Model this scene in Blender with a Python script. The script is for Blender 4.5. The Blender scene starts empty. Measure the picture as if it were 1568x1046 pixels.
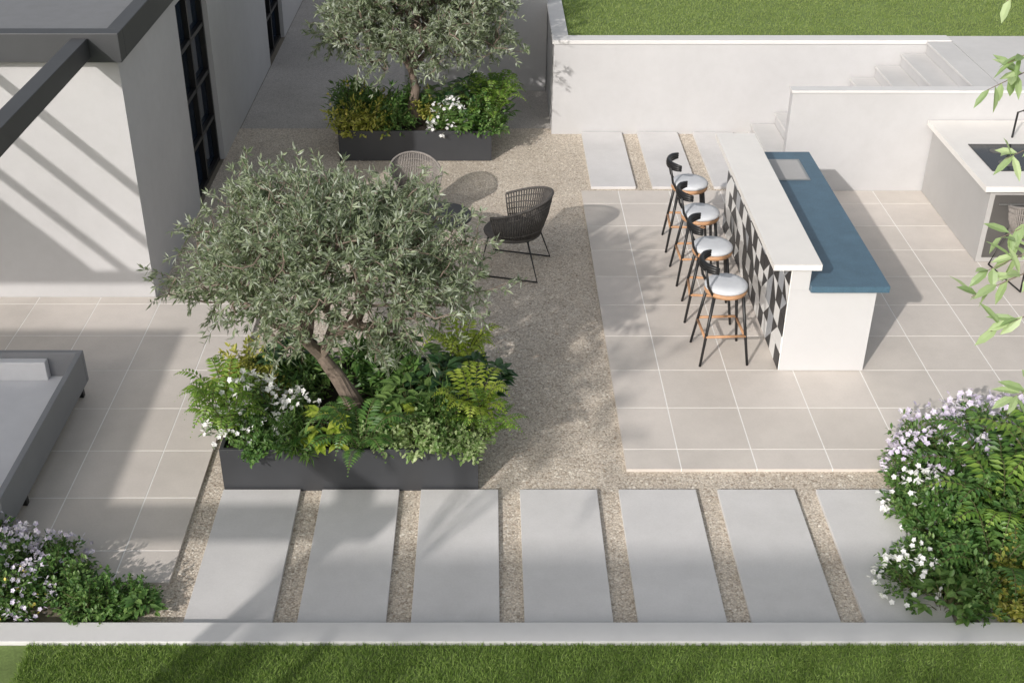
import bpy, math, random
import numpy as np
from mathutils import Vector
random.seed(7); rng=np.random.default_rng(7)
scene=bpy.context.scene
R=math.radians
# ---------------------------------------------------------------- materials
def new_mat(name):
    m=bpy.data.materials.new(name); m.use_nodes=True
    nt=m.node_tree; nt.nodes.clear()
    out=nt.nodes.new('ShaderNodeOutputMaterial'); p=nt.nodes.new('ShaderNodeBsdfPrincipled')
    nt.links.new(p.outputs[0],out.inputs[0]); return m,nt,p,out
def ramp(nt,stops,interp='LINEAR'):
    r=nt.nodes.new('ShaderNodeValToRGB'); r.color_ramp.interpolation=interp
    e=r.color_ramp.elements
    while len(e)<len(stops): e.new(0.5)
    for i,(p,c) in enumerate(stops):
        e[i].position=p; e[i].color=(*c,1) if len(c)==3 else c
    return r
def coords(nt):
    return nt.nodes.new('ShaderNodeTexCoord').outputs['Object']
def mixrgb(nt,a,b,fac,blend='MIX'):
    n=nt.nodes.new('ShaderNodeMix'); n.data_type='RGBA'; n.blend_type=blend
    for s,v in ((0,fac),(6,a),(7,b)):
        if isinstance(v,bpy.types.NodeSocket): nt.links.new(v,n.inputs[s])
        else: n.inputs[s].default_value=v if s==0 else (*v,1)
    return n.outputs[2]
def noise(nt,scale,detail=4,rough=.55,vec=None):
    n=nt.nodes.new('ShaderNodeTexNoise'); n.inputs['Scale'].default_value=scale
    n.inputs['Detail'].default_value=detail; n.inputs['Roughness'].default_value=rough
    nt.links.new(vec if vec is not None else coords(nt),n.inputs['Vector']); return n
def surf(name,col,rough=.6,var=.08,vscale=2.5,bump=.0,bscale=120,metal=0,island=0,fine=.0,spec=.5,stain=0):
    m,nt,p,out=new_mat(name)
    c=np.array(col)
    n=noise(nt,vscale,6,.6)
    r=ramp(nt,[(.3,tuple(c*(1-var))),(.7,tuple(np.minimum(c*(1+var),1)))])
    nt.links.new(n.outputs['Fac'],r.inputs[0]); col_s=r.outputs[0]
    if fine:
        n2=noise(nt,bscale,3,.7); r2=ramp(nt,[(.3,(1-fine,)*3),(.7,(1+fine,)*3)])
        nt.links.new(n2.outputs['Fac'],r2.inputs[0]); col_s=mixrgb(nt,col_s,r2.outputs[0],1.0,'MULTIPLY')
    if stain:
        n4=noise(nt,7,8,.7); r4=ramp(nt,[(.42,(1,1,1)),(.75,(1-stain,1-stain,1-stain*1.1))])
        nt.links.new(n4.outputs['Fac'],r4.inputs[0]); col_s=mixrgb(nt,col_s,r4.outputs[0],1.0,'MULTIPLY')
    if island:
        g=nt.nodes.new('ShaderNodeNewGeometry'); r3=ramp(nt,[(0,(1-island,1-island,1-island*1.15)),(1,(1,1,1))])
        nt.links.new(g.outputs['Random Per Island'],r3.inputs[0]); col_s=mixrgb(nt,col_s,r3.outputs[0],1.0,'MULTIPLY')
    nt.links.new(col_s,p.inputs['Base Color'])
    p.inputs['Roughness'].default_value=rough; p.inputs['Metallic'].default_value=metal
    p.inputs['Specular IOR Level'].default_value=spec
    if bump:
        b=nt.nodes.new('ShaderNodeBump'); b.inputs['Strength'].default_value=bump; b.inputs['Distance'].default_value=.004
        n3=noise(nt,bscale,4,.6); nt.links.new(n3.outputs['Fac'],b.inputs['Height']); nt.links.new(b.outputs[0],p.inputs['Normal'])
    return m
def leafmat(name,c1,c2,back=None,trans=.25,rough=.45):
    m,nt,p,out=new_mat(name)
    g=nt.nodes.new('ShaderNodeNewGeometry')
    cm=tuple((np.array(c1)+np.array(c2))/2)
    r=ramp(nt,[(0,c1),(.55,cm),(1,c2)]); nt.links.new(g.outputs['Random Per Island'],r.inputs[0])
    col=r.outputs[0]
    if back: col=mixrgb(nt,col,back,g.outputs['Backfacing'])
    nt.links.new(col,p.inputs['Base Color']); p.inputs['Roughness'].default_value=rough
    if trans>0:
        t=nt.nodes.new('ShaderNodeBsdfTranslucent'); tc=mixrgb(nt,col,(1.3,1.5,.6),1.0,'MULTIPLY'); nt.links.new(tc,t.inputs[0])
        mx=nt.nodes.new('ShaderNodeMixShader'); mx.inputs[0].default_value=trans
        nt.links.new(p.outputs[0],mx.inputs[1]); nt.links.new(t.outputs[0],mx.inputs[2]); nt.links.new(mx.outputs[0],out.inputs[0])
    return m
def gravelmat(name,cols,scale=55):
    m,nt,p,out=new_mat(name); v=coords(nt)
    vo=nt.nodes.new('ShaderNodeTexVoronoi'); vo.inputs['Scale'].default_value=scale; nt.links.new(v,vo.inputs['Vector'])
    sep=nt.nodes.new('ShaderNodeSeparateColor'); nt.links.new(vo.outputs['Color'],sep.inputs[0])
    r=ramp(nt,[(i/(len(cols)-1),c) for i,c in enumerate(cols)]); nt.links.new(sep.outputs[0],r.inputs[0])
    edge=ramp(nt,[(.3,(1,1,1)),(.9,(.45,.42,.39))]); nt.links.new(vo.outputs['Distance'],edge.inputs[0])
    col=mixrgb(nt,r.outputs[0],edge.outputs[0],.6,'MULTIPLY')
    n=noise(nt,1.3,5,.6,v); r2=ramp(nt,[(.3,(.86,.85,.84)),(.7,(1.06,1.06,1.06))]); nt.links.new(n.outputs['Fac'],r2.inputs[0])
    col=mixrgb(nt,col,r2.outputs[0],1.0,'MULTIPLY')
    nt.links.new(col,p.inputs['Base Color']); p.inputs['Roughness'].default_value=.85
    b=nt.nodes.new('ShaderNodeBump'); b.inputs['Strength'].default_value=.5; b.inputs['Distance'].default_value=.006; b.invert=True
    nt.links.new(vo.outputs['Distance'],b.inputs['Height']); nt.links.new(b.outputs[0],p.inputs['Normal'])
    return m
M={}
M['stucco']=surf('white_stucco',(.52,.515,.52),.85,.04,1.2,.25,90,stain=.05)
M['cap']=surf('wall_cap',(.70,.69,.68),.7,.03,2,.1,90,stain=.04)
M['stone_step']=surf('step_stone',(.60,.59,.58),.8,.05,2,.2,90,stain=.05)
M['anth']=surf('anthracite_metal',(.045,.047,.052),.45,.08,3,.05,60)
M['anth2']=surf('anthracite_fascia',(.055,.057,.061),.5,.08,3,.05,60)
M['roof']=surf('roof_membrane',(.19,.195,.205),.8,.06,1,.2,80,stain=.1)
M['tile']=surf('porcelain_tile',(.68,.625,.575),.55,.07,1.7,.08,60,island=.09,fine=.03,stain=.06)
M['grout']=surf('grout',(.90,.88,.85),.9,.04,3)
M['paver']=surf('concrete_paver',(.68,.665,.66),.7,.07,1.4,.12,70,island=.06,fine=.03,stain=.06)
M['gravel']=gravelmat('gravel_pebbles',[(.40,.33,.26),(.70,.61,.50),(.82,.74,.63),(.56,.48,.40),(.90,.84,.74)],76)
M['passage']=gravelmat('grey_gravel',[(.42,.40,.38),(.60,.57,.54),(.50,.47,.44)],80)
M['ground']=surf('ground_soil',(.2,.17,.13),.9,.2,.5,.3,20)
M['soil']=surf('planter_soil',(.03,.022,.015),.95,.3,8,.8,40)
M['lawn']=surf('lawn_base',(.16,.225,.065),.9,.2,3,.6,60,fine=.25)
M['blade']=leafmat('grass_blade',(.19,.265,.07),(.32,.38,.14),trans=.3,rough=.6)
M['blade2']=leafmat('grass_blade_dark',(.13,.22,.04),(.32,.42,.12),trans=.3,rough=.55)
M['bark']=surf('olive_bark',(.20,.155,.125),.9,.3,12,.9,45)
M['olive']=leafmat('olive_leaf',(.11,.15,.08),(.32,.365,.24),back=(.38,.42,.35),trans=.22,rough=.4)
M['bigleaf']=leafmat('tree_leaf',(.24,.34,.15),(.52,.62,.36),back=(.52,.60,.42),trans=.3)
M['fern']=leafmat('fern_leaf',(.11,.22,.03),(.25,.37,.07),trans=.28)
M['dkfern']=leafmat('dark_fern_leaf',(.05,.13,.03),(.14,.25,.06),trans=.25)
M['lime']=leafmat('lime_leaf',(.26,.37,.04),(.46,.52,.10),trans=.3)
M['green']=leafmat('green_leaf',(.05,.13,.03),(.20,.31,.09),trans=.26)
M['dark']=leafmat('dark_leaf',(.025,.075,.03),(.08,.16,.06),trans=.2,rough=.3)
M['gold']=leafmat('gold_leaf',(.24,.28,.04),(.56,.52,.14),trans=.3)
M['variegated']=leafmat('variegated_leaf',(.16,.28,.07),(.48,.55,.30),trans=.25)
M['white_fl']=leafmat('white_petal',(.80,.78,.82),(.88,.88,.90),trans=.15)
M['mauve_fl']=leafmat('mauve_petal',(.58,.50,.70),(.84,.81,.88),trans=.15)
M['yellow_fl']=leafmat('yellow_petal',(.6,.5,.05),(.75,.66,.2),trans=.15)
M['stem']=surf('plant_stem',(.10,.10,.04),.8,.2,8)
M['bartop']=surf('bar_top_stone',(.82,.79,.75),.45,.03,4,.03,200,fine=.02)
M['blue']=surf('blue_counter',(.075,.14,.195),.4,.12,6,.05,220,fine=.3)
M['barwhite']=surf('bar_panel',(.58,.575,.58),.6,.02,2,.05,90,stain=.02)
M['tw']=surf('tile_white',(.82,.82,.81),.3,.04,9); M['tb']=surf('tile_black',(.015,.017,.02),.35,.2,9,spec=.3); M['tg']=surf('tile_grey',(.34,.36,.39),.3,.08,9)
M['black']=surf('black_metal',(.014,.014,.015),.4,.1,9)
M['wood']=surf('beech_wood',(.50,.28,.15),.5,.15,14,.05,40)
M['cushion']=surf('seat_cushion',(.62,.64,.67),.9,.05,10,.4,160)
M['rope']=surf('dark_rope',(.085,.078,.073),.85,.25,40,.8,200)
M['rope2']=surf('taupe_rope',(.27,.245,.225),.85,.2,40,.8,200)
M['steel']=surf('brushed_steel',(.45,.45,.44),.35,.05,8,metal=.8)
M['sofa']=surf('sofa_frame',(.24,.245,.26),.55,.05,3,.1,90)
M['sofain']=surf('sofa_seat',(.72,.72,.74),.85,.04,4,.3,160)
M['cab']=surf('cabinet_grey',(.44,.43,.42),.6,.04,3,.1,90)
M['cabd']=surf('cabinet_front',(.10,.095,.09),.4,.1,3)
M['hob']=surf('hob_glass',(.015,.016,.018),.12,.1,5)
M['glass']=surf('window_glass',(.012,.022,.04),.06,.5,1.0,spec=1.0)
# ---------------------------------------------------------------- mesh builder
class MB:
    def __init__(s): s.V=[];s.n=0;s.L=[];s.C=[];s.MI=[];s.mats=[]
    def mi(s,m):
        if m not in s.mats: s.mats.append(m)
        return s.mats.index(m)
    def add(s,verts,faces,mat):
        verts=np.asarray(verts,float).reshape(-1,3); i=s.mi(mat)
        for f in faces:
            s.L.append(np.array(f,dtype=np.int32)+s.n)
        s.C.append(np.array([len(f) for f in faces],dtype=np.int32)); s.MI.append(np.full(len(faces),i,np.int32))
        s.V.append(verts); s.n+=len(verts)
    def batch(s,verts,pat,mat):
        n,k,_=verts.shape; i=s.mi(mat)
        flat=np.concatenate([np.array(f) for f in pat]); cnt=np.array([len(f) for f in pat],np.int32)
        idx=(flat[None,:]+(np.arange(n)*k)[:,None]+s.n).astype(np.int32).ravel()
        s.L.append(idx); s.C.append(np.tile(cnt,n)); s.MI.append(np.full(n*len(pat),i,np.int32))
        s.V.append(verts.reshape(-1,3)); s.n+=n*k
    def box(s,x0,x1,y0,y1,z0,z1,mat):
        v=[(x,y,z) for z in(z0,z1) for x,y in((x0,y0),(x1,y0),(x1,y1),(x0,y1))]
        s.add(v,[(3,2,1,0),(4,5,6,7),(0,1,5,4),(1,2,6,5),(2,3,7,6),(3,0,4,7)],mat)
    def tube(s,pts,rad,mat,seg=8,closed=False):
        pts=np.asarray(pts,float); n=len(pts)
        if np.isscalar(rad): rad=[rad]*n
        V=[]; 
        for i in range(n):
            if closed: t=pts[(i+1)%n]-pts[i-1]
            else: t=pts[min(i+1,n-1)]-pts[max(i-1,0)]
            t=t/(np.linalg.norm(t)+1e-9)
            a=np.array([0,0,1.]) if abs(t[2])<.9 else np.array([1.,0,0])
            u=np.cross(t,a); u/=np.linalg.norm(u); w=np.cross(t,u)
            for k in range(seg):
                an=2*math.pi*k/seg; V.append(pts[i]+rad[i]*(math.cos(an)*u+math.sin(an)*w))
        F=[]
        for i in range(n if closed else n-1):
            j=(i+1)%n
            for k in range(seg):
                F.append((i*seg+k,j*seg+k,j*seg+(k+1)%seg,i*seg+(k+1)%seg))
        if not closed: F.append(tuple(range(seg))); F.append(tuple((n-1)*seg+k for k in reversed(range(seg))))
        s.add(V,F,mat)
    def lathe(s,prof,c,mat,seg=28):
        V=[];F=[]
        for r,z in prof:
            for k in range(seg):
                a=2*math.pi*k/seg; V.append((c[0]+r*math.cos(a),c[1]+r*math.sin(a),c[2]+z))
        for i in range(len(prof)-1):
            for k in range(seg): F.append((i*seg+k,i*seg+(k+1)%seg,(i+1)*seg+(k+1)%seg,(i+1)*seg+k))
        F.append(tuple(reversed(range(seg)))); F.append(tuple((len(prof)-1)*seg+k for k in range(seg)))
        s.add(V,F,mat)
    def mesh(s,name,smooth=False):
        me=bpy.data.meshes.new(name); V=np.concatenate(s.V); L=np.concatenate(s.L); C=np.concatenate(s.C); MI=np.concatenate(s.MI)
        me.vertices.add(len(V)); me.vertices.foreach_set('co',V.astype(np.float32).ravel())
        me.loops.add(len(L)); me.loops.foreach_set('vertex_index',L)
        st=np.zeros(len(C),np.int32); st[1:]=np.cumsum(C)[:-1]
        me.polygons.add(len(C)); me.polygons.foreach_set('loop_start',st)
        for m in s.mats: me.materials.append(m)
        me.polygons.foreach_set('material_index',MI)
        me.polygons.foreach_set('use_smooth',np.full(len(C),smooth,dtype=bool))
        me.update(calc_edges=True); me.validate(); return me
    def obj(s,name,smooth=False,bevel=0,parent=None,loc=None,rot=0):
        o=bpy.data.objects.new(name,s.mesh(name,smooth)); scene.collection.objects.link(o)
        if bevel:
            b=o.modifiers.new('bevel','BEVEL'); b.width=bevel; b.segments=2; b.limit_method='ANGLE'
        if parent: o.parent=parent
        if loc is not None: o.location=loc
        o.rotation_euler[2]=rot
        return o
def inst(name,me,loc,rot=0,sc=1):
    o=bpy.data.objects.new(name,me); scene.collection.objects.link(o); o.location=loc; o.rotation_euler[2]=rot
    o.scale=(sc,sc,sc) if np.isscalar(sc) else sc; return o
def empty(name,loc=(0,0,0)):
    e=bpy.data.objects.new(name,None); scene.collection.objects.link(e); e.location=loc; return e
def nrm(a): return a/(np.linalg.norm(a,axis=-1,keepdims=True)+1e-9)
def leaves(mb,P,D,U,L,W,mat,kind='thin',bend=.2):
    P=np.asarray(P,float);n=len(P); D=nrm(np.asarray(D,float)); U=np.asarray(U,float)
    S=nrm(np.cross(D,U)); U=np.cross(S,D)
    L=np.broadcast_to(np.asarray(L,float),(n,))[:,None]; W=np.broadcast_to(np.asarray(W,float),(n,))[:,None]
    def pt(t,w,up): return P+D*L*t+S*W*w+U*(W*up-L*bend*t*t)
    if kind=='thin':
        v=np.stack([P,pt(.45,.5,.12),pt(1,0,0),pt(.45,-.5,.12)],1); mb.batch(v,[(0,1,2),(0,2,3)],mat)
    else:
        v=np.stack([P,pt(.3,.44,.12),pt(.3,-.44,.12),pt(.66,.42,.12),pt(.66,-.42,.12),pt(1,0,0),pt(.3,0,0),pt(.66,0,0)],1)
        mb.batch(v,[(0,1,6),(0,6,2),(1,3,7,6),(6,7,4,2),(3,5,7),(7,5,4)],mat)
def rdir(n,zb=0.,zs=1.):
    d=rng.normal(size=(n,3)); d=nrm(d); d[:,2]=d[:,2]*zs+zb; return nrm(d)
# ---------------------------------------------------------------- trees
def make_tree(name,fork,center,rad,trunk,seed,n_clu=60,per=14,clu_sd=.16,leafL=.06,leafW=.014,lpt=20,twigL=.22,lmat='olive',tr=.06,kind='thin',shell=.45,loc=(0,0,0),rmin=.0035,droop=.1,extra=()):
    global rng; rng=np.random.default_rng(seed)
    mb=MB(); bark=M['bark']; center=np.array(center,float); rad=np.array(rad,float)
    d=rdir(n_clu); d[:,2]=np.where(d[:,2]<-.55,-d[:,2],d[:,2]); rr=shell+(1-shell)*rng.random(n_clu)**.7
    cc=center+d*rad*rr[:,None]
    A=(cc[:,None,:]+rng.normal(size=(n_clu,per,3))*clu_sd*np.array([1,1,.7])).reshape(-1,3)
    fork=np.array(fork,float)
    order=np.argsort(np.linalg.norm(A-fork,axis=1)); A=A[order]
    nodes=[fork]; par=[-1]
    nl=6
    for k in range(nl):
        a=2*math.pi*k/nl+rng.random()*.6
        tgt=center+rad*np.array([math.cos(a)*.5,math.sin(a)*.5,-.15+.5*rng.random()])
        prev=0
        for t in(.3,.6,1.):
            p=fork*(1-t)+tgt*t+rng.normal(size=3)*.05*np.mean(rad); p[2]-= .12*math.sin(math.pi*t)*rad[2]
            nodes.append(p); par.append(prev); prev=len(nodes)-1
    for a in A:
        N=np.array(nodes); dd=np.linalg.norm(N-a,axis=1)+.15*np.linalg.norm(N-fork,axis=1)
        dd[0]+=.5*rad[0]
        j=int(np.argmin(dd)); q=N[j]
        dist=np.linalg.norm(a-q); pj=j
        if dist>.12:
            m=(a+q)/2+rng.normal(size=3)*dist*.1+np.array([0,0,-.05*dist]); nodes.append(m); par.append(j); pj=len(nodes)-1
        nodes.append(a); par.append(pj)
    N=np.array(nodes); cnt=np.ones(len(N)); 
    for i in range(len(N)-1,0,-1): cnt[par[i]]+=cnt[i]
    rd=rmin*cnt**.42; mx=rd[0]; rd=np.where(rd>tr*.75,tr*.75,rd) if mx>tr*.75 else rd
    for i in range(1,len(N)):
        r1=rd[i]; r0=min(rd[par[i]],r1*1.5)
        mb.tube([N[par[i]],N[i]],[r0,r1],bark,6 if r1>.012 else 4)
    tp=[np.array(p,float) for p in trunk]+[fork]
    k=len(tp); radii=[tr*(1.45-.7*i/(k-1)) if i else tr*1.9 for i in range(k)]
    mb.tube(tp,radii,bark,12)
    out=nrm((A-center)/rad); T=nrm(out+rng.normal(size=A.shape)*.55+np.array([0,0,.25])); 
    n=len(A); tl=twigL*(.6+.8*rng.random(n))
    for i in range(n):
        mb.tube([A[i],A[i]+T[i]*tl[i]*.5,A[i]+T[i]*tl[i]+np.array([0,0,-droop*tl[i]])],[rmin*.8,rmin*.5,rmin*.3],bark,3)
    t=rng.random((n,lpt)); P=A[:,None,:]+T[:,None,:]*(tl[:,None,None]*t[...,None]); P[...,2]-=droop*tl[:,None]*t**2
    P=P.reshape(-1,3); TT=np.repeat(T,lpt,axis=0)
    D=nrm(TT*.7+rdir(len(P))*.85); U=nrm(rdir(len(P))*.8+np.array([0,0,.7]))
    leaves(mb,P,D,U,leafL*(.65+.6*rng.random(len(P))),leafW*(.8+.4*rng.random(len(P))),M[lmat],kind,.12)
    for e in extra:   # long hanging side shoots
        e=np.array(e,float); s0=e+np.array([.6,.05,.22]); j=int(np.argmin(np.linalg.norm(N-s0,axis=1)))
        mb.tube([N[j],(N[j]+s0)/2+np.array([0,0,.05]),s0,(s0+e)/2+np.array([0,0,.04]),e],[.009,.007,.005,.004,.002],bark,5)
        m=18; tt=np.sort(rng.random(m)**.7); P=s0+(e-s0)*tt[:,None]; P[:,2]+=.04*np.sin(tt*3.14)
        D=nrm(nrm(e-s0)*.6+rdir(m)*.8+np.array([0,0,-.15])); U=nrm(rdir(m)*.5+np.array([0,-.3,1]))
        leaves(mb,P,D,U,leafL*(.7+.5*rng.random(m)),leafW*(.8+.4*rng.random(m)),M[lmat],kind,.15)
    return mb.obj(name,False,loc=loc)
make_tree('olive_tree',(-1.30,7.92,.94),(-1.17,8.12,1.58),(1.10,1.00,.58),[(-1.05,8.0,.3),(-1.09,7.98,.50),(-1.19,7.94,.74)],3,n_clu=118,per=13,clu_sd=.12,lpt=20,tr=.062,leafL=.068,leafW=.0175,shell=.42,twigL=.2)
make_tree('olive_tree',(-.97,14.72,.95),(-.88,14.72,1.70),(1.24,1.08,.85),[(-.93,14.7,.3),(-.97,14.7,.5),(-.92,14.72,.72)],5,n_clu=180,per=11,clu_sd=.13,lpt=19,tr=.055,leafL=.08,leafW=.023,shell=.35)
make_tree('garden_tree',(4.9,5.3,2.2),(4.85,5.75,3.2),(1.4,1.2,1.3),[(5.1,5.0,0),(5.05,5.05,.8),(5.0,5.15,1.5)],11,n_clu=36,per=3,clu_sd=.18,lpt=10,leafL=.15,leafW=.05,twigL=.35,lmat='bigleaf',kind='broad',tr=.07,shell=.6,
  extra=[(2.70,6.29,3.62),(2.74,6.2,3.80),(2.78,6.48,4.05),(2.80,6.1,3.3),(2.76,5.85,2.95),(2.60,5.68,2.68),(2.72,5.62,2.50),(2.68,5.75,2.8),(2.82,5.42,2.2)])
# trees behind the viewer that throw dappled shade
make_tree('shade_tree',(-4.1,-2.0,3.2),(-3.6,-2.3,4.35),(3.5,.4,.3),[(-3.9,-2.0,0),(-3.95,-2.0,1.8)],22,n_clu=44,per=7,clu_sd=.17,lpt=9,leafL=.12,leafW=.05,twigL=.25,lmat='green',tr=.10,shell=.2)
make_tree('shade_tree',(-3.4,2.0,2.6),(-3.35,2.2,4.0),(.6,.9,.5),[(-3.6,1.6,0),(-3.5,1.8,1.2)],23,n_clu=16,per=5,clu_sd=.16,lpt=10,leafL=.1,leafW=.035,twigL=.25,lmat='green',tr=.05)
# ---------------------------------------------------------------- plants
def fern(mat,seed,nf=16,Lf=.42,h=.3,pin=.075,np_=18):
    global rng; rng=np.random.default_rng(seed); mb=MB()
    for f in range(nf):
        a=2*math.pi*(f+rng.random()*.7)/nf; k=.65+.5*rng.random(); up=.6+.6*rng.random()
        dr=np.array([math.cos(a),math.sin(a),0]); sd=np.array([-math.sin(a),math.cos(a),0])
        t=np.linspace(.02,1,np_)
        P=dr*(Lf*k*t)[:,None]+np.array([0,0,1])*(h*up*np.sin(t*2.35)*1.15)[:,None]
        T=nrm(np.gradient(P,axis=0)); mb.tube(P[::3],.003,M['stem'],3)
        L=pin*np.sin(np.clip(t*1.02+.06,0,1)*math.pi*.93+.15)
        for sg in(1,-1):
            D=nrm(sd*sg+T*.45+np.array([0,0,-.1])); U=np.cross(T,sd)*1.0; U=np.where(U[:,2:]<0,-U,U)
            leaves(mb,P,D,U+rng.normal(size=U.shape)*.1,L,.016+L*.12,mat,'thin',.12)
    return mb.mesh('fern_plant')
def hosta(mat,seed,n=34,L=.13,W=.07,h=.28,r=.2,bend=.35):
    global rng; rng=np.random.default_rng(seed); mb=MB()
    for i in range(n):
        a=rng.random()*6.283; rr=r*rng.random()**.5; z=h*(1-.55*(rr/r)**2)*(.6+.4*rng.random())
        tip=np.array([math.cos(a)*rr,math.sin(a)*rr,z]); mb.tube([(tip[0]*.2,tip[1]*.2,0),(tip[0]*.6,tip[1]*.6,z*.7),tip],.003,M['stem'],3)
        nl=3; aa=a+rng.normal(size=nl)*1.1
        D=np.stack([np.cos(aa),np.sin(aa),.15+.5*rng.random(nl)],1)
        leaves(mb,np.tile(tip,(nl,1)),D,np.tile([0,0,1.],(nl,1))+rng.normal(size=(nl,3))*.2,L*(.7+.5*rng.random(nl)),W*(.8+.3*rng.random(nl)),mat,'broad',bend)
    return mb.mesh('broadleaf_plant')
def shrub(mat,seed,n=900,L=.05,W=.025,r=.26,h=.34,fl=None,nfl=26,kind='broad',fr=.017,flz=.04):
    global rng; rng=np.random.default_rng(seed); mb=MB()
    ns=46; S=rdir(ns,.35,.8); S[:,2]=np.abs(S[:,2]); tips=S*np.array([r,r,h])*(.7+.45*rng.random(ns))[:,None]
    for t in tips: mb.tube([(0,0,0),t*np.array([.45,.45,.6]),t],[.005,.004,.002],M['stem'],3)
    k=rng.integers(0,ns,n); t=.35+.68*rng.random(n)
    P=tips[k]*t[:,None]; P[:,2]=tips[k][:,2]*t**.8
    P+=rng.normal(size=(n,3))*.018
    D=nrm(nrm(tips[k])*.7+rdir(n)*.8); U=nrm(rdir(n)*.5+np.array([0,0,1])+nrm(tips[k])*.4)
    leaves(mb,P,D,U,L*(.6+.7*rng.random(n)),W*(.7+.5*rng.random(n)),mat,kind,.2)
    if fl:
        c=rdir(nfl,.5,.7); c[:,2]=np.abs(c[:,2]); C=c*np.array([r,r,h])*1.0+np.array([0,0,flz])
        for q in C:
            m=rng.integers(2,6)
            for _ in range(m):
                o=q+rng.normal(size=3)*.03; ax=nrm(rdir(1,.8,.5)[0]); a0=np.cross(ax,[0.3,.9,.1]); a0/=np.linalg.norm(a0); b0=np.cross(ax,a0)
                an=np.arange(5)*2*math.pi/5; D=np.outer(np.cos(an),a0)+np.outer(np.sin(an),b0)+ax*.3
                leaves(mb,np.tile(o,(5,1)),D,np.tile(ax,(5,1)),fr,fr*.9,M[fl],'broad',.1)
    return mb.mesh('shrub')
PL={
 'fern':[fern(M['fern'],31),fern(M['fern'],32,20,.38,.34)],
 'dkfern':[fern(M['dkfern'],33,14,.45,.26,.09,20),fern(M['dkfern'],34)],
 'lime':[hosta(M['lime'],35,22,.13,.065),fern(M['lime'],36,18,.36,.32)],
 'hosta':[hosta(M['green'],37),hosta(M['green'],38,40,.11,.055,.32,.24)],
 'dark':[hosta(M['dark'],39,44,.13,.05,.36,.26,.25),hosta(M['dark'],40,40,.12,.07,.33,.25)],
 'lance':[shrub(M['green'],41,520,.13,.028,.24,.36,kind='thin'),shrub(M['dkfern'],42,520,.12,.03,.26,.38,kind='thin')],
 'small':[shrub(M['green'],43,1100,.042,.024),shrub(M['dkfern'],44,1100,.045,.028)],
 'gold':[shrub(M['gold'],45,800,.05,.026,.25,.32)],
 'vari':[shrub(M['variegated'],46,900,.045,.026,.25,.26)],
 'white':[shrub(M['green'],47,1000,.05,.022,.27,.36,'white_fl',40,fr=.026)],
 'mauve':[shrub(M['green'],48,1000,.045,.022,.27,.36,'mauve_fl',48,fr=.024)],
 'yellow':[shrub(M['green'],49,900,.045,.022,.27,.34,'yellow_fl',12,fr=.016)],
}
NM={'fern':'fern_plant','dkfern':'dark_fern_plant','lime':'lime_leaf_plant','hosta':'hosta_plant','dark':'dark_leaf_plant','lance':'lance_leaf_plant','small':'small_leaf_shrub','gold':'golden_shrub','vari':'variegated_shrub','white':'white_flower_shrub','mauve':'mauve_flower_shrub','yellow':'yellow_flower_shrub'}
def plant(k,x,y,z=.36,s=1.,v=None,):
    me=PL[k][random.randrange(len(PL[k])) if v is None else v]
    inst(NM[k],me,(x,y,z),random.random()*6.28,(s,s,s*random.uniform(.9,1.1)))
def planting(dx,dy,sc=1.):
    L=[('fern',-2.0,7.6,1.1),('fern',-2.08,7.95,1.0),('white',-1.82,7.75,1.05),('white',-1.53,7.75,.9),('lance',-1.45,7.5,.8),('lime',-1.22,7.58,1.0,0),
     ('dkfern',-.98,7.46,1.05,0),('vari',-1.0,7.62,.7),('vari',-.78,7.6,.95),('hosta',-.62,7.9,1.05),('vari',-.5,7.52,1.0),('small',-.28,7.6,.95),('lime',-.12,7.75,1.05,1),
     ('lance',-.42,7.8,.9),('lance',-.75,8.25,1.0),('dark',-.38,8.15,1.1),('dark',-.12,8.25,1.0),('lime',-.22,8.6,1.1,1),('hosta',-.65,8.5,1.05),('lance',-.95,8.5,1.1),
     ('gold',-1.98,8.3,1.1),('gold',-1.78,8.15,.85),('lance',-1.55,8.4,1.05),('dark',-1.65,8.55,1.0),('hosta',-1.3,8.5,.9),('small',-1.48,8.15,.75),('fern',-.02,7.6,.85),('small',-1.75,7.5,.8),('gold',-2.0,8.55,1.0),
     ('lime',-.72,7.75,.85,0),('white',-1.98,7.7,.8),('vari',-.15,7.5,.85)]
    for p in L: plant(p[0],p[1]+dx,p[2]+dy,.36,p[3]*sc,p[4] if len(p)>4 else None)
planting(0,0)
for p in [('gold',-1.75,14.25,1.15),('gold',-1.45,14.3,1.1),('yellow',-1.7,14.6,1.2),('lance',-1.3,14.6,1.2),('gold',-.8,14.75,1.0),('small',-1.15,14.25,1.0),('white',-.5,14.25,1.0),
    ('small',-.15,14.3,1.25),('fern',0.02,14.5,1.2),('dark',-.3,14.7,1.3),('lance',-.05,14.9,1.3),('hosta',-.6,14.9,1.2),('small',-1.0,14.9,1.2),('gold',-1.5,14.9,1.2),('lance',-1.8,14.95,1.1),('hosta',-.3,14.2,1.0),('small',.05,14.2,1.0),('fern',.1,14.75,1.2)]:
    plant(p[0],p[1],p[2],.36,p[3])
for p in [('mauve',-3.3,6.42,.9),('mauve',-3.05,6.5,.8),('small',-2.85,6.25,.9),('small',-2.6,6.12,.8),('yellow',-3.45,6.2,1.0),('mauve',-3.15,6.15,.75),('small',-2.7,6.05,.8),('hosta',-2.35,6.05,.6),('small',-2.4,6.15,.65),
    ('mauve',-3.6,6.6,.95),('small',-3.0,6.3,.9),('hosta',-3.5,6.5,.95),('small',-3.9,6.4,1.1),('yellow',-3.25,6.1,.8)]:
    plant(p[0],p[1],p[2],.02,p[3])
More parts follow.
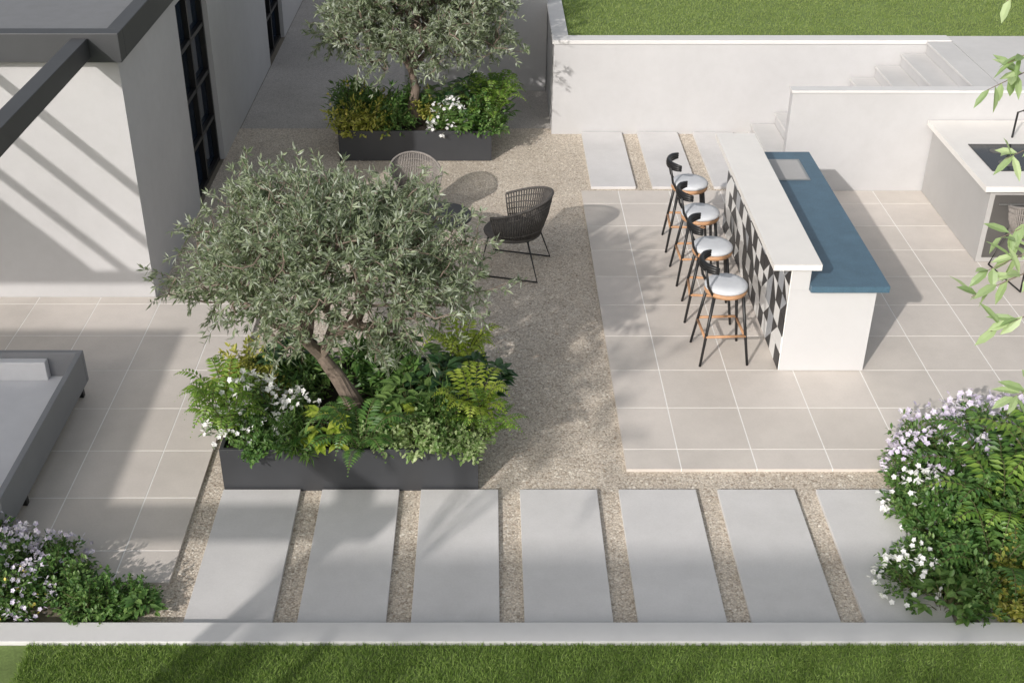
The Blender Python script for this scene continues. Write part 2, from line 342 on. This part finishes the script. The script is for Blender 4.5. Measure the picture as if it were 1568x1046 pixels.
for p in [('mauve',3.45,7.75,1.1),('mauve',3.85,7.85,1.25),('mauve',4.2,7.9,1.3),('mauve',4.6,7.8,1.4),('small',3.3,7.4,1.0),('white',3.2,7.1,.9),('small',3.7,7.4,1.4),('dkfern',3.9,7.3,1.6,0),('fern',4.25,7.2,1.7,0),
    ('small',3.25,6.85,1.1),('small',3.5,6.95,1.35),('fern',3.75,6.8,1.5,0),('small',3.0,6.5,.9),('white',2.92,6.3,.85),('small',3.25,6.4,1.1),('dkfern',3.55,6.4,1.3,1),('gold',3.75,6.3,1.2),('small',3.35,6.1,1.0),('hosta',3.1,6.1,.85),('gold',3.6,6.1,1.0),
    ('small',3.9,6.7,1.5),('small',4.3,6.6,1.7),('small',4.6,7.3,1.7),('mauve',3.6,7.55,1.15),('mauve',3.35,7.6,.95),('lance',4.0,6.2,1.2),('dkfern',3.8,7.0,1.5,1)]:
    plant(p[0],p[1],p[2],.02,p[3],p[4] if len(p)>4 else None)
# ---------------------------------------------------------------- ground
def sheet(name,x0,x1,y0,y1,z,mat):
    mb=MB(); mb.add([(x0,y0,z),(x1,y0,z),(x1,y1,z),(x0,y1,z)],[(0,1,2,3)],mat); return mb.obj(name)
sheet('ground',-90,90,-60,120,0,M['ground'])
sheet('gravel',-2.6,9,5.85,15.2,.004,M['gravel'])
sheet('grey_gravel_path',-3.3,.85,15.2,40,.004,M['passage'])
sheet('gravel_strip',-3.32,-2.6,10.5,15.2,.004,M['gravel'])
rng=np.random.default_rng(77); mb=MB(); n=9000
P=np.stack([rng.uniform(-2.2,3.3,n),rng.uniform(5.95,15,n),np.full(n,.006)],1)
ok=~((P[:,0]>1.07)&(P[:,1]>7.64)&(P[:,1]<13.12)); P=P[ok]; n=len(P); r=.005+.008*rng.random(n)
oct_=np.array([(1,0,0),(0,1,0),(-1,0,0),(0,-1,0),(0,0,.7),(.7,.7,.2),(-.7,.7,.2),(-.7,-.7,.2),(.7,-.7,.2)])
an=rng.random(n)*6.28; ca,sa=np.cos(an),np.sin(an)
V=np.repeat(oct_[None],n,0)*r[:,None,None]*np.stack([1+.5*rng.random(n),np.ones(n),.6+.5*rng.random(n)],1)[:,None,:]
V=np.stack([V[...,0]*ca[:,None]-V[...,1]*sa[:,None],V[...,0]*sa[:,None]+V[...,1]*ca[:,None],V[...,2]],-1)+P[:,None,:]
M['pebble']=leafmat('pebble_stone',(.36,.29,.22),(.88,.82,.72),trans=0,rough=.8)
mb.batch(V,[(0,5,4),(5,1,4),(1,6,4),(6,2,4),(2,7,4),(7,3,4),(3,8,4),(8,0,4)],M['pebble']); mb.obj('loose_pebbles',True)
def tiles(name,x0,x1,y0,y1,ox,oy,p,z,mat,gap=.010):
    mb=MB(); mb.box(x0+.012,x1-.012,y0+.012,y1-.012,.006,z-.002,M['grout'])
    def cuts(a,b,o):
        k=math.ceil((a-o)/p+1e-6); c=[a]
        while o+k*p<b-.02: 
            if o+k*p>a+.02:c.append(o+k*p)
            k+=1
        return c+[b]
    X=cuts(x0,x1,ox);Y=cuts(y0,y1,oy)
    for i in range(len(X)-1):
        for j in range(len(Y)-1):
            mb.box(X[i]+gap/2,X[i+1]-gap/2,Y[j]+gap/2,Y[j+1]-gap/2,.0065,z,mat)
    return mb.obj(name)
tiles('tiled_patio',1.09,9.0,7.66,13.1,1.53,7.93,.6,.035,M['tile'])
tiles('tiled_patio',-9,-2.23,6.35,10.5,-2.63,6.69,.61,.035,M['tile'])
mb=MB()
for i in range(10):
    x=-2.05+.764*i; mb.box(x,x+.597,5.95,7.4,.006,.04,M['paver'])
for i in range(4):
    x=1.22+.73*i; mb.box(x,x+.53,13.2,14.98,.006,.04,M['paver'])
mb.obj('paver_path',bevel=.003)
mb=MB(); mb.box(-30,30,5.72,5.9,0,.10,M['cap']); mb.obj('low_garden_wall',bevel=.006)
mb=MB(); mb.box(-30,30,-20,5.715,0,.07,M['lawn']); mb.obj('front_lawn')
mb=MB(); mb.box(1.0,30,15.22,60,0.0,1.22,M['lawn']); mb.obj('upper_lawn')
def grass(name,x0,x1,y0,y1,z,n,h,w,mat,seed):
    global rng; rng=np.random.default_rng(seed); mb=MB()
    P=np.stack([x0+(x1-x0)*rng.random(n),y0+(y1-y0)*rng.random(n),np.full(n,z)],1)
    D=nrm(rng.normal(size=(n,3))*np.array([.5,.5,0])+np.array([0,0,1])); U=nrm(rng.normal(size=(n,3))*np.array([1,1,.1]))
    leaves(mb,P,D,U,h*(.5+.8*rng.random(n)),w,mat,'thin',.25); return mb.obj(name)
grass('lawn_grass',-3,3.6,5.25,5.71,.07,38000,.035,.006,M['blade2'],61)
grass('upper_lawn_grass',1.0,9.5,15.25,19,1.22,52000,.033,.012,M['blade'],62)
# ---------------------------------------------------------------- walls, stairs
mb=MB()
mb.box(.83,6.0,15.0,15.16,0,1.21,M['stucco']); mb.box(.83,.99,15.16,40,0,1.21,M['stucco'])
mb.box(.81,5.85,14.98,15.2,1.21,1.26,M['cap']); mb.box(.81,1.02,15.2,40,1.21,1.26,M['cap'])
mb.obj('retaining_wall',bevel=.004)
mb=MB(); mb.box(3.44,12,13.1,13.22,0,1.23,M['stucco']); mb.box(3.425,12,13.085,13.235,1.23,1.26,M['cap']); mb.obj('stair_side_wall',bevel=.003)
mb=MB()
for i in range(8):
    mb.box(3.45+.3*i,3.75+.3*i,13.24,14.975,0,.156*(i+1)-.03,M['stucco']); mb.box(3.43+.3*i,3.75+.3*i-.004,13.238,14.972,.156*(i+1)-.03,.156*(i+1),M['stone_step'])
mb.obj('garden_stairs',bevel=.004)
mb=MB(); mb.box(5.86,20,13.24,15.21,0,1.245,M['stone_step']); mb.obj('upper_terrace')
mb=MB(); mb.box(-1.2,.82,16.7,16.9,0,2.2,M['stucco']); mb.box(-1.23,.8,16.68,16.92,2.2,2.25,M['cap']); mb.obj('boundary_wall')
# ---------------------------------------------------------------- house
H=empty('white_house')
WX=-3.31
mb=MB(); wins=[(12.7,14.15),(17.85,19.3),(22.9,24.3)]
mb.box(-14,WX,10.5,10.7,0,2.45,M['stucco'])
y=10.7
for a,b in wins:
    mb.box(WX-.2,WX,y,a,0,2.45,M['stucco']); mb.box(WX-.2,WX,a,b,2.32,2.45,M['stucco']); y=b
mb.box(WX-.2,WX,y,40,0,2.45,M['stucco'])
mb.obj('walls',parent=H)
mb=MB(); mb.box(-14,WX-.03,10.53,40,2.45,2.6,M['roof']); mb.obj('roof',parent=H)
mb=MB(); mb.box(-14,WX+.08,10.36,10.52,2.46,2.72,M['anth2']); mb.box(WX-.06,WX+.08,10.52,40,2.46,2.72,M['anth2']); mb.obj('fascia',parent=H,bevel=.006)
for a,b in wins:
    mb=MB(); x=WX-.10
    mb.box(x-.03,x-.02,a,b,0,2.32,M['glass'])
    for yy in np.linspace(a,b-.05,3): mb.box(x-.018,x+.04,yy,yy+.05,0,2.32,M['black'])
    for zz in(0,.56,1.13,1.70,2.27): mb.box(x-.016,x+.036,a+.05,b-.05,zz,zz+.05,M['black'])
    mb.obj('window',parent=H)
mb=MB(); 
mb.box(-3.64,-3.50,3.0,10.35,2.50,2.68,M['anth2'])
for x in(-4.75,-5.3,-5.85): mb.box(x,x+.06,6.8,10.35,2.54,2.62,M['anth2'])
mb.box(-9,-3.65,6.72,6.8,2.54,2.64,M['anth2'])
mb.box(-9,-6.2,6.81,10.35,2.6,2.66,M['anth2'])  # solid panel out of view, put in to shade the lower-left facade
mb.box(-9,-3.3,2.87,3.0,2.48,2.68,M['anth2'])
mb.box(-9,-5.6,2.4,5.5,2.69,2.76,M['anth2'])  # unseen solid canopy, added to shade the left patio
for x in(-8.9,-3.64): mb.box(x,x+.13,2.87,3.0,0,2.48,M['anth2'])
mb.obj('pergola',bevel=.004)
mb=MB(); mb.box(-7.9,9,-4.35,-3.75,6.38,6.55,M['stucco'])  # unseen slab on posts, added to throw a straight shadow edge across the pavers
for x in(-7.8,8.6): mb.box(x,x+.2,-4.25,-4.05,0,6.38,M['stucco'])
mb.obj('added_shade_slab')
# ---------------------------------------------------------------- planters
def planter(x0,y0,w=1.97,d=1.35,h=.40):
    mb=MB(); t=.03; x1=x0+w;y1=y0+d
    mb.box(x0,x1,y0,y0+t,.01,h,M['anth']); mb.box(x0,x1,y1-t,y1,.01,h,M['anth']); mb.box(x0,x0+t,y0+t,y1-t,.01,h,M['anth']); mb.box(x1-t,x1,y0+t,y1-t,.01,h,M['anth'])
    mb.box(x0+t,x1-t,y0+t,y1-t,.02,h-.04,M['soil']); mb.obj('planter_box',bevel=.003)
planter(-2.05,7.42); planter(-1.86,14.07,1.9,1.2)
# ---------------------------------------------------------------- bar
mb=MB(); Y0,Y1=9.12,12.08
mb.box(2.60,3.35,Y0,Y1,.012+.03,.855,M['barwhite'])
mb.box(2.60,2.76,Y0,Y1,.856,1.07,M['barwhite'])
mb.box(2.42,2.83,Y0-.05,Y1+.04,1.071,1.125,M['bartop'])
mb.box(2.765,3.44,Y0-.05,Y1+.04,.857,.915,M['blue'])
nz=6; ny=16; r2=random.Random(9); ya=Y0+.002; dy=(Y1-Y0-.004)/ny; dz=1.02/nz
mb.box(2.592,2.599,ya,Y1-.002,.045,1.065,M['grout'])
for i in range(ny):
    for j in range(nz):
        y=ya+i*dy+.002; y2=y+dy-.004; z=.047+j*dz; z2=z+dz-.004
        k=r2.random(); x0,x1=2.586,2.5915
        q=[(y,z),(y2,z),(y2,z2),(y,z2)]
        if k<.35:
            s=r2.randrange(4); lt=M['tw'] if r2.random()<.8 else M['tg']
            for tri,c in (([q[s],q[(s+1)%4],q[(s+2)%4]],M['tb']),([q[s],q[(s+2)%4],q[(s+3)%4]],lt)):
                mb.add([(x0,a,b) for a,b in tri],[(0,2,1)],c)
        else:
            c=M['tb'] if (i+j)%2==0 else (M['tw'] if r2.random()<.7 else M['tg'])
            mb.box(x0,x1,y,y2,z,z2,c)
mb.box(2.90,3.28,11.35,11.9,.916,.922,M['steel']); mb.box(2.925,3.255,11.375,11.875,.9225,.924,M['cab'])
mb.obj('outdoor_bar')
# ---------------------------------------------------------------- stools
def stool():
    mb=MB()
    mb.lathe([(.165,.685),(.185,.69),(.19,.705),(.188,.722),(.17,.727)],(0,0,0),M['wood'])
    mb.lathe([(.175,.727),(.19,.74),(.192,.757),(.175,.775),(.12,.784),(.05,.786)],(0,0,0),M['cushion'])
    f=.215;t=.13
    for sx in(1,-1):
        for sy in(1,-1):
            mb.tube([(sx*f,sy*f,.035),(sx*t,sy*t,.69)],[.012,.016],M['black'],8)
    z=.30; q=f-(f-t)*(z-.035)/.655; m=M['wood']
    mb.tube([(q,-q,z),(q,q,z),],.013,m,8); mb.tube([(-q,-q,z),(-q,q,z)],.013,m,8); mb.tube([(-q,q,z+.02),(q,q,z+.02)],.013,m,8); mb.tube([(-q,-q,z+.02),(q,-q,z+.02)],.013,m,8)
    for sy in(1,-1):
        mb.tube([(-.13,sy*.11,.69),(-.19,sy*.125,.80),(-.225,sy*.13,.97)],[.013,.012,.011],M['black'],8)
    a=np.linspace(-1.15,1.15,13); 
    for dz,rr in((0,.021),(.022,.023),(.044,.021)):
        P=[(-.04-.2*math.cos(x),.2*math.sin(x),.955+dz) for x in a]
        mb.tube(P,[rr*(.55 if i in(0,12) else .8 if i in (1,11) else 1) for i in range(13)],M['black'],8)
    return mb.mesh('bar_stool',True)
sm=stool()
for i,yy in enumerate((9.42,10.18,10.94,11.68)):
    inst('bar_stool',sm,(2.11,yy,0.0),[.05,-.08,.03,-.04][i])
# ---------------------------------------------------------------- rope chairs
def chair(mr):
    mb=MB(); n=56
    def prof(a):
        ang=a*2.05; back=math.cos(ang*.5)**2
        return ang,.60+.22*back**1.2
    top=[];bot=[]
    for i in range(n+1):
        ang,h=prof(-1+2*i/n); rx=.33; 
        top.append((-rx*1.03*math.cos(ang)*1.0,(.30)*1.05*math.sin(ang),h)); bot.append((-.235*math.cos(ang)-.0,.245*math.sin(ang),.40))
    mb.tube(top,.013,mr,8); mb.tube(bot,.012,mr,8)
    for i in range(n+1):
        a=np.array(top[i]);b=np.array(bot[i]); m=(a+b)/2*np.array([1.05,1.05,1]); mb.tube([b,m,a],.0078,mr,5)
    for k in(.2,.4,.6,.8):
        mb.tube([tuple(np.array(b)*(1-k)+np.array(a)*k+np.array([a[0],a[1],0])*.03) for a,b in zip(top,bot)],.006,mr,5)
    mb.lathe([(.20,.385),(.26,.39),(.27,.41),(.25,.435),(.1,.445)],(0.02,0,0),mr,24)
    for sy in(1,-1):
        mb.tube([(.20,sy*.20,.40),(.27,sy*.27,.018),(-.28,sy*.27,.018),(-.17,sy*.2,.40)],.009,M['black'],8)
    mb.tube([(-.17,.2,.39),(-.17,-.2,.39)],.009,M['black'],8); mb.tube([(.2,.2,.39),(.2,-.2,.39)],.009,M['black'],8)
    return mb.mesh('rope_armchair',True)
c1=chair(M['rope']); c2=chair(M['rope2'])
inst('rope_armchair',c1,(.27,11.2,.004),R(165),(1.12,1.12,1.05))
inst('rope_armchair',c2,(-.80,12.25,.004),R(-75),.9)
mb=MB(); mb.lathe([(.30,.435),(.33,.44),(.33,.455),(.31,.46)],(0,0,0),M['anth'],40)
for k in range(3):
    a=k*2.094+.4; mb.tube([(.24*math.cos(a),.24*math.sin(a),.44),(.28*math.cos(a),.28*math.sin(a),0)],.01,M['black'],8)
mb.obj('round_coffee_table',loc=(-.50,11.5,.004))
# ---------------------------------------------------------------- daybed
mb=MB(); x1=-3.47;x0=-5.6;y0=6.75;y1=8.80;t=.05
mb.box(x0,x1,y1-t,y1,.15,.45,M['sofa']); mb.box(x1-t,x1,y0,y1-t-.001,.15,.45,M['sofa']); mb.box(x0,x1-t-.001,y0,y0+t,.15,.45,M['sofa']); mb.box(x0,x0+t,y0+t+.001,y1-t-.001,.15,.45,M['sofa'])
mb.box(x0+t,x1-t-.001,y0+t+.001,y1-t-.001,.16,.22,M['sofain'])
mb.box(x0+t+.01,x1-.30,y1-t-.08,y1-t-.002,.221,.40,M['sofain'])
for x in(x0+.03,x1-.08):
    for y in(y0+.45,y1-.12): mb.box(x,x+.05,y,y+.05,.036,.149,M['black'])
mb.obj('garden_daybed',bevel=.006)
# ---------------------------------------------------------------- kitchen
mb=MB()
mb.box(5.10,7.2,11.25,13.07,.04,.85,M['cab']); mb.box(5.02,7.3,11.2,13.08,.851,.91,M['bartop'])
mb.box(5.22,6.1,11.6,12.34,.911,.918,M['hob'])
for (x,y,r) in((5.45,11.8,.09),(5.45,12.13,.07),(5.85,11.8,.07),(5.85,12.13,.09)): mb.lathe([(r,0),(r,.002),(r-.006,.003)],(x,y,.918),M['cabd'],24)
for x in(5.52,5.62,5.72): mb.lathe([(.018,0),(.018,.02),(.013,.022)],(x,11.66,.918),M['steel'],12)
mb.box(5.6,6.5,11.235,11.249,.1,.8,M['cabd']); mb.box(6.53,7.15,11.235,11.249,.1,.8,M['cabd']); mb.box(5.15,5.57,11.235,11.249,.1,.8,M['cabd'])
for x in(5.2,5.7,6.6): mb.box(x,x+.3,11.21,11.225,.7,.715,M['steel'])
mb.tube([(5.78,12.55,.91),(5.78,12.55,1.2),(5.78,12.4,1.28),(5.78,12.3,1.2)],.012,M['black'],8)
mb.obj('outdoor_kitchen',bevel=.003)
inst('rope_armchair',c2,(5.55,10.92,.035),R(100),(1.1,1.1,1.15))
# ---------------------------------------------------------------- light
d=Vector((1.0,1.6,-1.0)).normalized()
sd=bpy.data.lights.new('sun','SUN'); sd.energy=2.9; sd.angle=R(.8); sd.color=(1,.95,.90)
so=bpy.data.objects.new('sun',sd); scene.collection.objects.link(so); so.rotation_euler=d.to_track_quat('-Z','Y').to_euler(); so.location=(-8,-12,10)
w=bpy.data.worlds.new('World'); scene.world=w; w.use_nodes=True; nt=w.node_tree
sky=nt.nodes.new('ShaderNodeTexSky'); sky.sky_type='NISHITA'; sky.sun_disc=False; sky.sun_elevation=math.asin(-d.z); sky.sun_rotation=math.atan2(-d.x,-d.y)
sky.dust_density=3.0; sky.air_density=1.2
hs=nt.nodes.new('ShaderNodeHueSaturation'); hs.inputs['Saturation'].default_value=.35; hs.inputs['Value'].default_value=1.0
nt.links.new(sky.outputs[0],hs.inputs['Color']); nt.links.new(hs.outputs[0],nt.nodes['Background'].inputs[0]); nt.nodes['Background'].inputs[1].default_value=.138
# ---------------------------------------------------------------- camera
cam=bpy.data.cameras.new('camera'); co=bpy.data.objects.new('camera',cam); scene.collection.objects.link(co)
co.location=(0,0,5.8); co.rotation_euler=(R(90-30.9),0,0); cam.sensor_width=36; cam.lens=42.29; cam.shift_x=36/1568; cam.clip_end=500
scene.camera=co
scene.view_settings.view_transform='Standard'; scene.view_settings.look='None'; scene.view_settings.exposure=0
